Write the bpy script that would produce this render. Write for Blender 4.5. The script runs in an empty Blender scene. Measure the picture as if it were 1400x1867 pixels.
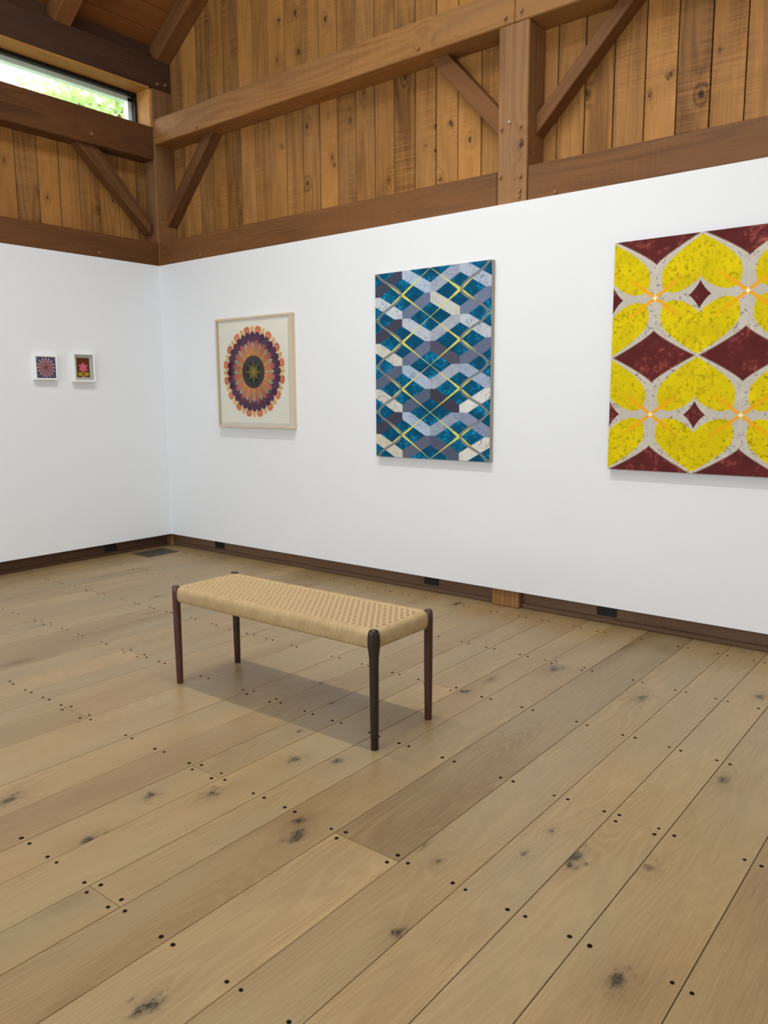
import bpy, bmesh, math, random
import numpy as np
from mathutils import Vector, Matrix

random.seed(7)
RNG = np.random.default_rng(11)
S = bpy.context.scene
COL = S.collection

# ------------------------------------------------------------------ camera, world, lights, exposure
F, YAW, PITCH, ROLL = 1430.86, -0.6763376, 0.1460127, -0.0063701
CAM = Vector((5.81964, -4.20810, 1.31524))


def set_camera():
    f = Vector((math.sin(YAW) * math.cos(PITCH), math.cos(YAW) * math.cos(PITCH), -math.sin(PITCH)))
    r = Vector((math.cos(YAW), -math.sin(YAW), 0))
    u = r.cross(f)
    c, s = math.cos(ROLL), math.sin(ROLL)
    r, u = c * r + s * u, -s * r + c * u
    cd = bpy.data.cameras.new('camera')
    cd.sensor_fit = 'HORIZONTAL'
    cd.sensor_width = 36
    cd.lens = 36 * F / 1400
    cd.clip_start = 0.05
    cam = bpy.data.objects.new('camera', cd)
    COL.objects.link(cam)
    m = Matrix(((r.x, u.x, -f.x), (r.y, u.y, -f.y), (r.z, u.z, -f.z))).to_4x4()
    m.translation = CAM
    cam.matrix_world = m
    S.camera = cam


set_camera()
W = bpy.data.worlds.new('sky')
S.world = W
W.use_nodes = True
W.node_tree.nodes['Background'].inputs[0].default_value = (0.86, 0.95, 1.0, 1)
W.node_tree.nodes['Background'].inputs[1].default_value = 5.5
S.view_settings.view_transform = 'Standard'
S.view_settings.look = 'None'
S.view_settings.gamma = 1
S.view_settings.use_curve_mapping = False
S.view_settings.exposure = 0.0


def area(name, loc, aim, sx, sy, power, color, spread=180):
    ld = bpy.data.lights.new(name, 'AREA')
    ld.shape = 'RECTANGLE'
    ld.size, ld.size_y, ld.energy, ld.color = sx, sy, power, color
    ld.spread = math.radians(spread)
    o = bpy.data.objects.new(name, ld)
    COL.objects.link(o)
    o.location = loc
    o.rotation_euler = Vector(aim).to_track_quat('-Z', 'Y').to_euler()
    return o


# added fill lamps for front, side and ridge daylight; four spotlights above the bench
area('front_fill', (3.4, -7.85, 2.0), (0, 1, 0.05), 5.4, 2.6, 148, (0.82, 0.92, 1.0))
area('side_fill', (6.75, -4.5, 2.3), (-1, 0.1, 0), 4.0, 2.0, 75, (0.82, 0.92, 1.0))
area('ridge_fill', (3.4, -3.6, 5.9), (0, 0, -1), 1.2, 6.0, 165, (0.86, 0.94, 1.0))
for lx in (2.1, 2.85, 4.1, 4.9):
    ld = bpy.data.lights.new('spotlight', 'SPOT')
    ld.energy, ld.color, ld.shadow_soft_size = 96, (1.0, 0.93, 0.82), 0.05
    ld.spot_size, ld.spot_blend = math.radians(135), 1.0
    lo = bpy.data.objects.new('spotlight', ld)
    COL.objects.link(lo)
    lo.location = (lx, -2.0, 4.7)


# ------------------------------------------------------------------ helpers
def lin(r, g, b):
    f = lambda c: (c / 255 / 12.92) if c / 255 <= 0.04045 else ((c / 255 + 0.055) / 1.055) ** 2.4
    return (f(r), f(g), f(b), 1.0)


class Mat:
    """small node-building helper"""

    def __init__(self, name):
        self.m = bpy.data.materials.new(name)
        self.m.use_nodes = True
        self.t = self.m.node_tree
        self.b = self.t.nodes['Principled BSDF']

    def n(self, kind, **kw):
        nd = self.t.nodes.new(kind)
        for k, v in kw.items():
            setattr(nd, k, v)
        return nd

    def put(self, sock, v):
        if isinstance(v, bpy.types.NodeSocket):
            self.t.links.new(v, sock)
        elif isinstance(v, (int, float)) and sock.type in ('VECTOR', 'RGBA'):
            sock.default_value = (v,) * (3 if sock.type == 'VECTOR' else 4)
        else:
            sock.default_value = v

    def math(self, op, a, b=0.0, c=None, clamp=False):
        nd = self.n('ShaderNodeMath', operation=op, use_clamp=clamp)
        self.put(nd.inputs[0], a)
        self.put(nd.inputs[1], b)
        if c is not None:
            self.put(nd.inputs[2], c)
        return nd.outputs[0]

    def vmath(self, op, a, b):
        nd = self.n('ShaderNodeVectorMath', operation=op)
        self.put(nd.inputs[0], a)
        self.put(nd.inputs[1], b)
        return nd.outputs[0]

    def noise(self, vec, scale=1, detail=2, dist=0, rough=0.5):
        nd = self.n('ShaderNodeTexNoise')
        self.put(nd.inputs['Vector'], vec)
        nd.inputs['Scale'].default_value = scale
        nd.inputs['Detail'].default_value = detail
        nd.inputs['Distortion'].default_value = dist
        nd.inputs['Roughness'].default_value = rough
        return nd.outputs['Fac']

    def mix(self, fac, a, b, blend='MIX'):
        nd = self.n('ShaderNodeMix', data_type='RGBA', blend_type=blend)
        self.put(nd.inputs[0], fac)
        self.put(nd.inputs[6], a)
        self.put(nd.inputs[7], b)
        return nd.outputs[2]

    def ramp(self, v, lo, hi):
        nd = self.n('ShaderNodeMapRange')
        self.put(nd.inputs[0], v)
        nd.inputs[1].default_value, nd.inputs[2].default_value = lo, hi
        return nd.outputs[0]

    def attr(self, name):
        return self.n('ShaderNodeAttribute', attribute_type='OBJECT', attribute_name=name)

    def bump(self, h, strength, distance=0.002):
        nd = self.n('ShaderNodeBump')
        nd.inputs['Strength'].default_value = strength
        nd.inputs['Distance'].default_value = distance
        self.put(nd.inputs['Height'], h)
        self.put(self.b.inputs['Normal'], nd.outputs[0])

    def base(self, c, rough=0.5, spec=0.5):
        self.put(self.b.inputs['Base Color'], c)
        self.put(self.b.inputs['Roughness'], rough)
        self.b.inputs['Specular IOR Level'].default_value = spec
        return self.m


def plain(name, rgb, rough=0.6, spec=0.4, vary=0.06, scale=30):
    M = Mat(name)
    tc = M.n('ShaderNodeTexCoord').outputs['Object']
    n = M.noise(tc, scale, 3)
    c = M.mix(M.ramp(n, 0.3, 0.7), tuple(v * (1 - vary) for v in rgb[:3]) + (1,), tuple(min(1, v * (1 + vary)) for v in rgb[:3]) + (1,))
    M.bump(n, 0.05)
    return M.base(c, rough, spec)


def wood(name, axis, dark, light, alt, knotc, rough=0.6, spec=0.3, across=4.0, along=0.4, rings=9.0, fibre=230,
         knots=0.35, saw=0.0, ringw=0.3, fibrew=0.35, patchw=0.5, altw=0.5, pores=0.0, crack=0.0, ringp=1.0):
    """Wood with grain along one object axis; knots come from object properties and a sparse cell pattern."""
    M = Mat(name)
    tc = M.n('ShaderNodeTexCoord').outputs['Object']
    sp = M.n('ShaderNodeSeparateXYZ')
    M.put(sp.inputs[0], tc)
    x, y, z = sp.outputs
    if axis == 'X':
        A, L, D = y, x, z
    elif axis == 'Z':
        A, L, D = x, z, y
    else:
        A, L, D = x, y, z
    rnd = M.n('ShaderNodeObjectInfo').outputs['Random']
    off = M.n('ShaderNodeCombineXYZ')
    M.put(off.inputs[0], M.math('MULTIPLY', rnd, 37.0))
    M.put(off.inputs[1], M.math('MULTIPLY', rnd, 91.0))
    M.put(off.inputs[2], M.math('MULTIPLY', rnd, 53.0))

    def vec(a, l, d):
        c = M.n('ShaderNodeCombineXYZ')
        M.put(c.inputs[0], M.math('MULTIPLY', A, a))
        M.put(c.inputs[1], M.math('MULTIPLY', L, l))
        M.put(c.inputs[2], M.math('MULTIPLY', D, d))
        return M.vmath('ADD', c.outputs[0], off.outputs[0])

    ksum = kcore = None
    for kn in ('knot_one', 'knot_two', 'knot_three'):
        s = M.n('ShaderNodeSeparateXYZ')
        M.put(s.inputs[0], M.attr(kn).outputs['Vector'])
        wob = M.noise(vec(35, 25, 35), 1, 2)
        r = M.math('MAXIMUM', s.outputs[2], 1e-4)
        dx = M.math('DIVIDE', M.math('SUBTRACT', A, s.outputs[0]), r)
        dy = M.math('DIVIDE', M.math('MULTIPLY', M.math('SUBTRACT', L, s.outputs[1]), 0.62), r)
        d2 = M.math('ADD', M.math('MULTIPLY', dx, dx), M.math('MULTIPLY', dy, dy))
        wob2 = M.noise(vec(120, 60, 120), 1, 3, 1.0)
        d3 = M.math('MULTIPLY', d2, M.math('POWER', M.math('MULTIPLY', wob, 2.0), 3.0))
        d3 = M.math('ADD', M.math('MULTIPLY', d3, 3.2), M.math('MULTIPLY', M.math('SUBTRACT', wob2, 0.5), 3.2))
        core = M.math('POWER', 2.718, M.math('MULTIPLY', M.math('MAXIMUM', d3, 0.0), -1.0))
        core = M.math('MULTIPLY', core, M.math('LESS_THAN', d2, 4.0))
        wide = M.math('POWER', 2.718, M.math('MULTIPLY', d2, -0.22))
        wide = M.math('MULTIPLY', wide, M.math('GREATER_THAN', s.outputs[2], 0.001))
        core = M.math('MULTIPLY', core, M.math('GREATER_THAN', s.outputs[2], 0.001))
        ksum = wide if ksum is None else M.math('ADD', ksum, wide)
        kcore = core if kcore is None else M.math('MAXIMUM', kcore, core)
    field = M.noise(vec(across, along, across), 1, 1.5, 0.4)
    fld = M.math('ADD', M.math('MULTIPLY', field, rings), M.math('MULTIPLY', ksum, 1.8))
    ring = M.math('MULTIPLY_ADD', M.math('SINE', M.math('MULTIPLY', fld, 6.283)), 0.5, 0.5)
    ring = M.math('POWER', ring, ringp)
    rgate = M.ramp(M.noise(vec(2.2, 0.55, 2.2), 1, 1), 0.36, 0.60)
    ring = M.math('MULTIPLY', ring, rgate)
    fib = M.noise(vec(fibre, fibre * 0.025, fibre), 1, 3, 0, 0.6)
    patch = M.noise(vec(5, 1.1, 5), 1, 3, 0.5)
    # sparse small knots
    vo = M.n('ShaderNodeTexVoronoi')
    M.put(vo.inputs['Vector'], M.vmath('ADD', vec(5.2, 2.1, 5.2), M.math('MULTIPLY', M.noise(vec(30, 18, 30), 1, 1), 0.09)))
    vo.inputs['Scale'].default_value = 1
    spr = M.n('ShaderNodeSeparateXYZ')
    M.put(spr.inputs[0], vo.outputs['Color'])
    has = M.math('LESS_THAN', spr.outputs[0], knots)
    rad = M.math('MULTIPLY_ADD', spr.outputs[1], 0.05, 0.015)
    small = M.math('SUBTRACT', 1.0, M.math('DIVIDE', vo.outputs['Distance'], rad), clamp=True)
    small = M.math('MULTIPLY', M.math('MULTIPLY', small, has), 1.6, clamp=True)
    halo = M.math('SUBTRACT', 1.0, M.math('DIVIDE', vo.outputs['Distance'], M.math('MULTIPLY', rad, 4.5)), clamp=True)
    halo = M.math('MULTIPLY', M.math('MULTIPLY', halo, has), 0.35)
    f = M.math('ADD', 0.5, M.math('MULTIPLY', M.math('SUBTRACT', ring, 0.5), ringw))
    f = M.math('ADD', f, M.math('MULTIPLY', M.math('SUBTRACT', fib, 0.5), fibrew * 2))
    f = M.math('ADD', f, M.math('MULTIPLY', M.math('SUBTRACT', patch, 0.5), patchw * 2))
    f = M.math('ADD', f, M.attr('tone').outputs['Fac'])
    f = M.math('SUBTRACT', f, M.math('MULTIPLY', ksum, 0.16))
    f = M.math('SUBTRACT', f, halo)
    h = fib
    if saw:
        sw = M.noise(vec(1.5, 95, 1.5), 1, 1, 0)
        swm = M.ramp(M.noise(vec(6, 1.6, 6), 1, 1), 0.42, 0.62)
        sawv = M.math('MULTIPLY', M.math('SUBTRACT', sw, 0.5), M.math('MULTIPLY', swm, saw))
        f = M.math('ADD', f, sawv)
        h = M.math('ADD', fib, M.math('MULTIPLY', sawv, 1.5))
    f = M.math('ADD', f, 0.0, clamp=True)
    c = M.mix(f, dark, light)
    g2 = M.ramp(M.noise(vec(3.2, 0.9, 3.2), 1, 2), 0.42, 0.68)
    c = M.mix(M.math('MULTIPLY', g2, altw), c, alt)
    if pores:
        po = M.ramp(M.noise(vec(420, 9, 420), 1, 2), 0.66, 0.78)
        c = M.mix(M.math('MULTIPLY', po, pores), c, dark)
    if crack:
        ck = M.ramp(M.noise(vec(16, 0.9, 16), 1, 4, 0.9), 0.497, 0.503)
        ck = M.math('MULTIPLY', M.math('MULTIPLY', ck, M.math('SUBTRACT', 1.0, ck)), 4.0)
        gate = M.ramp(M.noise(vec(3, 1.3, 3), 1, 1), 0.56, 0.62)
        c = M.mix(M.math('MULTIPLY', M.math('MULTIPLY', ck, gate), crack), c, knotc)
    kk = M.math('MAXIMUM', M.math('MULTIPLY', kcore, 0.93), M.math('MULTIPLY', small, 0.85))
    c = M.mix(kk, c, knotc)
    M.bump(h, 0.12, 0.0015)
    return M.base(c, rough, spec)


PROPS = ('label', 'category', 'group', 'kind')


def tag(o, label=None, cat=None, group=None, kind=None):
    for k, v in zip(PROPS, (label, cat, group, kind)):
        if v:
            o[k] = v
    return o


def link(name, me, mat=None, parent=None, loc=(0, 0, 0), rot=(0, 0, 0)):
    o = bpy.data.objects.new(name, me)
    COL.objects.link(o)
    o.location = loc
    o.rotation_euler = rot
    if parent:
        o.parent = parent
    if mat and me is not None and not me.materials:
        me.materials.append(mat)
    return o


def empty(name, loc=(0, 0, 0), rot=(0, 0, 0)):
    return link(name, None, None, None, loc, rot)


def bm_box(bm, x0, x1, y0, y1, z0, z1):
    v = [bm.verts.new(p) for p in ((x0, y0, z0), (x1, y0, z0), (x1, y1, z0), (x0, y1, z0), (x0, y0, z1), (x1, y0, z1), (x1, y1, z1), (x0, y1, z1))]
    for f in ((0, 3, 2, 1), (4, 5, 6, 7), (0, 1, 5, 4), (1, 2, 6, 5), (2, 3, 7, 6), (3, 0, 4, 7)):
        bm.faces.new([v[i] for i in f])


def finish(bm, name, bevel=0.0, seg=1, smooth=False):
    if bevel:
        bmesh.ops.bevel(bm, geom=list(bm.edges), offset=bevel, segments=seg, affect='EDGES', clamp_overlap=True)
    bmesh.ops.recalc_face_normals(bm, faces=bm.faces)
    me = bpy.data.meshes.new(name)
    bm.to_mesh(me)
    bm.free()
    if smooth:
        me.polygons.foreach_set('use_smooth', [True] * len(me.polygons))
    return me


def box(name, x0, x1, y0, y1, z0, z1, mat, parent=None, bevel=0.0, seg=1):
    """box object whose origin is its centre, given in world (or parent-free) coordinates"""
    c = ((x0 + x1) / 2, (y0 + y1) / 2, (z0 + z1) / 2)
    bm = bmesh.new()
    bm_box(bm, x0 - c[0], x1 - c[0], y0 - c[1], y1 - c[1], z0 - c[2], z1 - c[2])
    o = link(name, finish(bm, name, bevel, seg), mat, parent, c)
    return o


def multi(name, boxes, mat, parent=None, bevel=0.0, loc=(0, 0, 0)):
    bm = bmesh.new()
    for b in boxes:
        bm_box(bm, *b)
    return link(name, finish(bm, name, bevel), mat, parent, loc)


def prism(name, pts, y0, y1, mat, parent=None, bevel=0.0, axis='Y'):
    """extrude polygon (a,b) between y0,y1. axis Y: pts are (x,z); axis X: pts are (y,z) extruded in x"""
    cx = sum(p[0] for p in pts) / len(pts)
    cz = sum(p[1] for p in pts) / len(pts)
    cm = (y0 + y1) / 2
    bm = bmesh.new()
    mk = (lambda a, b, t: (a - cx, t - cm, b - cz)) if axis == 'Y' else (lambda a, b, t: (t - cm, a - cx, b - cz))
    r0 = [bm.verts.new(mk(a, b, y0)) for a, b in pts]
    r1 = [bm.verts.new(mk(a, b, y1)) for a, b in pts]
    n = len(pts)
    bm.faces.new(r0)
    bm.faces.new(r1[::-1])
    for i in range(n):
        bm.faces.new((r0[i], r0[(i + 1) % n], r1[(i + 1) % n], r1[i]))
    loc = (cx, cm, cz) if axis == 'Y' else (cm, cx, cz)
    return link(name, finish(bm, name, bevel), mat, parent, loc)


def tube(bm, pts, r, sides=6, cap=True, flat=1.0):
    """pts (n,3); r scalar or list"""
    pts = np.asarray(pts, float)
    n = len(pts)
    T = np.gradient(pts, axis=0)
    T /= np.linalg.norm(T, axis=1)[:, None]
    up = np.array([0, 0, 1.0]) if abs(T[0][2]) < 0.9 else np.array([1.0, 0, 0])
    rings = []
    for i in range(n):
        a = np.cross(T[i], up)
        a /= np.linalg.norm(a)
        b = np.cross(a, T[i])
        ri = r[i] if hasattr(r, '__len__') else r
        rings.append([bm.verts.new(pts[i] + ri * (math.cos(2 * math.pi * k / sides) * a + flat * math.sin(2 * math.pi * k / sides) * b)) for k in range(sides)])
    for i in range(n - 1):
        for k in range(sides):
            bm.faces.new((rings[i][k], rings[i][(k + 1) % sides], rings[i + 1][(k + 1) % sides], rings[i + 1][k]))
    if cap:
        bm.faces.new(rings[0][::-1])
        bm.faces.new(rings[-1])


# ------------------------------------------------------------------ materials
OAK = dict(dark=lin(108, 84, 54), light=lin(190, 162, 116), alt=lin(138, 124, 94), knotc=lin(40, 34, 28), rough=0.35, spec=0.4,
           across=6.5, along=0.7, rings=24, ringw=0.13, ringp=2.0, fibre=330, fibrew=0.24, patchw=0.24, altw=0.55, knots=0.26, pores=0.7)
M_OAK = wood('oak_floor', 'Y', **OAK)
PINE = dict(dark=lin(82, 48, 18), light=lin(200, 142, 74), alt=lin(142, 106, 66), knotc=lin(44, 24, 14), rough=0.6, spec=0.25,
            across=6, along=0.4, rings=7, ringw=-0.25, ringp=1.5, fibrew=0.28, patchw=0.42, altw=0.4, knots=0.42, saw=0.7, pores=0.55)
M_PINE_Z = wood('pine_board', 'Z', **PINE)
PINE_R = dict(PINE, dark=lin(84, 48, 20), light=lin(166, 106, 52), alt=lin(124, 80, 42), knots=0.2, saw=0)
M_DECK_Y = wood('roof_board', 'Y', **PINE_R)
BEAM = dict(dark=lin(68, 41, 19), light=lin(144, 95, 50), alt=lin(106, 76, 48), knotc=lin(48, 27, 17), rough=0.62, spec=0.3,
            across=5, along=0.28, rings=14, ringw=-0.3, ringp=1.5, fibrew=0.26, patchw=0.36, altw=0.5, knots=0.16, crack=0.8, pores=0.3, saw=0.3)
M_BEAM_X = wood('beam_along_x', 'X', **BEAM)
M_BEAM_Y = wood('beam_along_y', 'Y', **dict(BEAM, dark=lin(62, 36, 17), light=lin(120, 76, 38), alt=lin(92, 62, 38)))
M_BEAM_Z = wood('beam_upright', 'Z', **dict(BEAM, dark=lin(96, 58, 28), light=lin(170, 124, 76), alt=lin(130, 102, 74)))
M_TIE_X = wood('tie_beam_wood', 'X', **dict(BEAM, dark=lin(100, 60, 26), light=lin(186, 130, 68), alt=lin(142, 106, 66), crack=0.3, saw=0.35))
M_PLATE_SHADED = wood('plate_wood_shaded', 'Y', **dict(BEAM, dark=lin(50, 32, 22), light=lin(88, 58, 38), alt=lin(70, 50, 38)))  # darker brown than BEAM: backlit shade by the window is put into it
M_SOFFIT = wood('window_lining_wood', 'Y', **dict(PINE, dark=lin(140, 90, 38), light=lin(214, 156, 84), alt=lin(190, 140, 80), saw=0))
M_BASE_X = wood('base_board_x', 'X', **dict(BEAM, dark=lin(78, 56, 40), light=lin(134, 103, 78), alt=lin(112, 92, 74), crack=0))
M_BASE_Y = wood('base_board_y', 'Y', **dict(BEAM, dark=lin(64, 42, 28), light=lin(112, 80, 56), alt=lin(94, 70, 54), crack=0))
M_PEG = plain('peg_wood', lin(150, 108, 70), 0.6, vary=0.2, scale=90)
M_GAP = plain('joint_dark', lin(38, 24, 15), 0.9, 0.1)
M_WHITE = plain('white_wall_paint', lin(231, 234, 237), 0.85, 0.15, vary=0.008, scale=2)
M_BLACK = plain('black_metal', lin(22, 22, 24), 0.4, 0.4)
M_NAIL = plain('dark_nail', lin(24, 17, 13), 0.9, 0.1, vary=0.3, scale=200)
ROSE = dict(dark=lin(34, 20, 17), light=lin(92, 50, 38), alt=lin(52, 30, 26), knotc=lin(20, 12, 10), rough=0.32, spec=0.5,
            across=16, along=1.0, rings=10, ringw=0.6, fibrew=0.5, patchw=0.3, altw=0.4, knots=0.0)
M_ROSE = wood('rosewood', 'Z', **ROSE)

# ------------------------------------------------------------------ floor
X0, X1, Y0, Y1 = -0.20, 6.82, -8.0, 0.24
seams = [0.103, 0.339, 0.537, 0.690, 0.892, 1.079, 1.328, 1.476, 1.644, 1.815, 2.050, 2.251, 2.418, 2.567, 2.717, 2.912, 3.205, 3.404,
         3.599, 3.755, 3.953, 4.100, 4.303, 4.550, 4.748, 4.924, 5.097, 5.343, 5.59, 5.74, 5.94, 6.19, 6.34, 6.54]
rows = [-0.120, -0.751, -1.358, -1.953, -2.558, -3.178, -3.79, -4.40]
joints = {(2.717, 2.912): [-2.558], (3.599, 3.755): [-2.558, -5.0], (4.303, 4.550): [-2.568, -5.6], (1.328, 1.476): [-1.953, -4.4], (2.251, 2.418): [-1.953],
          (3.205, 3.404): [-1.953], (4.924, 5.097): [-1.960, -4.4], (3.953, 4.100): [-3.178], (3.755, 3.953): [-1.358, -5.0],
          (4.100, 4.303): [-0.751, -4.4], (0.892, 1.079): [-1.358], (0.537, 0.690): [-0.751, -3.1], (5.343, 5.59): [-3.79], (4.748, 4.924): [-5.6],
          (1.815, 2.050): [-3.79], (2.912, 3.205): [-5.0], (5.59, 5.74): [-1.36], (5.94, 6.19): [-3.2]}
KNOTS = [(3.317, -3.091, .026), (4.448, -3.334, .024), (4.934, -2.229, .032), (5.222, -2.631, .026), (3.666, -2.781, .02), (3.817, -2.649, .02),
         (3.741, -3.056, .022), (4.171, -2.59, .018), (4.226, -2.657, .024), (3.987, -2.216, .02), (3.864, -2.295, .022), (4.169, -0.839, .028),
         (4.638, -0.946, .024), (5.135, -1.498, .024), (3.123, -0.095, .03), (3.988, -1.342, .02), (3.399, -1.669, .014), (3.696, -2.112, .014),
         (5.042, -0.608, .016), (5.124, -2.158, .014), (4.638, -2.496, .012), (4.813, -2.317, .009), (5.342, -1.873, .016), (4.73, -2.807, .018),
         (5.236, -2.37, .014), (4.818, -2.154, .010), (5.148, -1.824, .013)]
floor = multi('floor', [(X0, X1, Y0, Y1, -0.10, -0.022)], M_GAP)
tag(floor, kind='structure')
bm = bmesh.new()
bmesh.ops.create_cone(bm, cap_ends=True, segments=10, radius1=0.0064, radius2=0.0058, depth=0.0022)
NAIL = finish(bm, 'nail')
NAIL.materials.append(M_NAIL)
TONE = {(4.303, -2.568): (-0.34, 0), (3.599, -2.558): (-0.10, 0), (2.717, -2.558): (-0.05, 0), (3.205, -1.953): (-0.14, 0)}


def nail(x, y, plank):
    if y < -4.5:
        return
    o = bpy.data.objects.new('nail', NAIL)
    COL.objects.link(o)
    o.parent = plank
    o.location = (x - plank.location.x, y - plank.location.y, 0.0099)
    s = random.uniform(0.85, 1.15)
    o.scale = (s, s * random.uniform(0.85, 1.1), 1)


edges = [X0] + seams + [X1]
for a, b in zip(edges[:-1], edges[1:]):
    js = sorted(joints.get((a, b), [random.choice([-5.0, -5.6, -6.2])]), reverse=True)
    ys = [Y1] + js + [Y0]
    for k in range(len(ys) - 1):
        yt, yb = ys[k], ys[k + 1]
        g = 0.0011
        p = box('floor_plank', a + g, b - g, yb + 0.0008, yt - 0.0008, -0.02, random.uniform(-0.0005, 0.0005), M_OAK, floor, 0.0012)
        tone = random.uniform(-0.12, 0.10)
        if k == 0 and (a, b) == (4.303, 4.550):
            tone = -0.30
        p['tone'] = tone
        ks = [q for q in KNOTS if a < q[0] < b and yb < q[1] < yt][:3]
        for nm, q in zip(('knot_one', 'knot_two', 'knot_three'), ks):
            p[nm] = (q[0] - p.location.x, q[1] - p.location.y, q[2] * 1.25)
        for ry in rows:
            if yb - 0.03 < ry < yt + 0.03:
                near = [j for j in js if abs(j - ry) < 0.03]
                ny = ry + (random.uniform(-0.004, 0.004)) if not near else (near[0] + 0.021 if abs(yb - near[0]) < 0.01 else near[0] - 0.021)
                if a > 0:
                    nail(a + 0.024 + random.uniform(-.003, .003), ny, p)
                nail(b - 0.024 + random.uniform(-.003, .003), ny + random.uniform(-.003, .003), p)

# ------------------------------------------------------------------ walls: white panels, pine boards, timber frame
ZB, ZT = 0.112, 2.428
DK = lambda x: 4.28 + 0.66 * (min(x, 6.82 - x) + 0.02)      # underside of the roof deck at x
wall_back = multi('wall_back', [(0.0, X1, 0.0, 0.018, ZB, ZT)], M_WHITE)
tag(wall_back, kind='structure')
wall_left = multi('wall_left', [(-0.018, 0.0, Y0, 0.018, ZB, ZT)], M_WHITE)
tag(wall_left, kind='structure')
# sheathing behind
prism('sheathing', [(-0.3, -0.1), (7.1, -0.1), (7.1, 4.2), (3.4, DK(3.4) + 0.02), (-0.3, 4.2)], 0.245, 0.30, M_GAP, wall_back)
sh = multi('sheathing', [(-0.30, -0.195, Y0, 0.245, -0.1, 3.553), (-0.30, -0.195, Y0, 0.245, 3.865, 4.3), (-0.30, -0.25, 0.02, 0.245, 3.5, 3.9)], M_GAP, wall_left)

WK = [(1.559, 3.284, .014), (1.558, 2.885, .012), (1.807, 3.026, .013), (1.825, 2.964, .014), (1.985, 3.237, .018), (2.109, 3.39, .014), (2.329, 2.778, .012),
      (2.47, 3.401, .014), (2.637, 2.943, .010), (2.713, 3.047, .013), (2.714, 2.897, .014), (2.829, 3.041, .014), (2.976, 2.908, .014), (2.751, 2.714, .012),
      (1.299, 4.078, .016), (1.469, 4.085, .016), (1.492, 3.817, .018), (1.267, 3.804, .013), (1.759, 3.956, .014), (4.234, 2.993, .019), (4.123, 2.912, .013),
      (4.392, 2.861, .013), (4.478, 3.05, .013), (1.30, 3.2, .013), (1.17, 3.36, .014), (0.80, 2.78, .013), (3.76, 3.0, .012)]
bx = [-0.21, -0.043, 0.125, 0.313, 0.487, 0.654, 0.828, 0.997, 1.166, 1.344, 1.517, 1.689, 1.862, 2.035, 2.205, 2.375, 2.547, 2.717, 2.886, 3.06, 3.235,
      3.405, 3.577, 3.746, 3.917, 4.094, 4.266, 4.439, 4.610, 4.78]
while bx[-1] < 6.7:
    bx.append(round(bx[-1] + 0.1725, 4))
for i, (a, b) in enumerate(zip(bx[:-1], bx[1:])):
    g = 0.0032
    yf = 0.220 + random.uniform(-0.0015, 0.0025)
    o = prism('pine_board', [(a + g, 2.40), (b - g, 2.40), (b - g, DK(b - g)), (a + g, DK(a + g))], yf, 0.243, M_PINE_Z, wall_back, 0.002)
    o['tone'] = random.uniform(-0.2, 0.2)
    for nm, q in zip(('knot_one', 'knot_two', 'knot_three'), [q for q in WK if a < q[0] < b][:3]):
        o[nm] = (q[0] - o.location.x, q[1] - o.location.z, q[2] * 1.3)
WKL = {(-0.816): (3.216, .012), (-0.875): (2.852, .014), (-0.301): (2.928, .014), (-0.427): (2.832, .018), (-1.193): (3.059, .010)}
by = [0.10, -0.065, -0.239, -0.422, -0.594, -0.761, -0.934, -1.110]
while by[-1] > Y0 + 0.15:
    by.append(round(by[-1] - 0.173, 4))
bm = bmesh.new()
for i, (b, a) in enumerate(zip(by[:-1], by[1:])):
    # board face towards +x; length up
    w = b - a - 0.0064
    bm = bmesh.new()
    bm_box(bm, -0.012, 0.012, -w / 2, w / 2, -0.46, 0.46)
    o = link('pine_board', finish(bm, 'pine_board', 0.002), None, wall_left, (-0.182 + random.uniform(-.002, .001), (a + b) / 2, 2.98))
    o['tone'] = random.uniform(-0.25, 0.15)
    for ky, (kz, kr) in WKL.items():
        if a < ky < b:
            o['knot_one'] = (ky - o.location.y, kz - 2.98, kr)
# boards of the left wall need the grain across on y: same wood with swapped axes
M_PINE_ZY = M_PINE_Z.copy()
M_PINE_ZY.name = 'pine_board_left'
t = M_PINE_ZY.node_tree
sep = [n for n in t.nodes if n.type == 'SEPXYZ' and n.inputs[0].is_linked and n.inputs[0].links[0].from_node.type == 'TEX_COORD'][0]
lx = [l.to_socket for l in sep.outputs[0].links]
ly = [l.to_socket for l in sep.outputs[1].links]
for s_ in lx:
    t.links.new(sep.outputs[1], s_)
for s_ in ly:
    t.links.new(sep.outputs[0], s_)
for o in wall_left.children:
    if o.name.startswith('pine_board'):
        o.data.materials.clear()
        o.data.materials.append(M_PINE_ZY)


def timber(name, x0, x1, y0, y1, z0, z1, mat, parent, tone=0.0, knots=(), bev=0.006):
    o = box(name, x0, x1, y0, y1, z0, z1, mat, parent, bev)
    o['tone'] = tone
    for nm, q in zip(('knot_one', 'knot_two', 'knot_three'), knots):
        o[nm] = q
    return o


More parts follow.
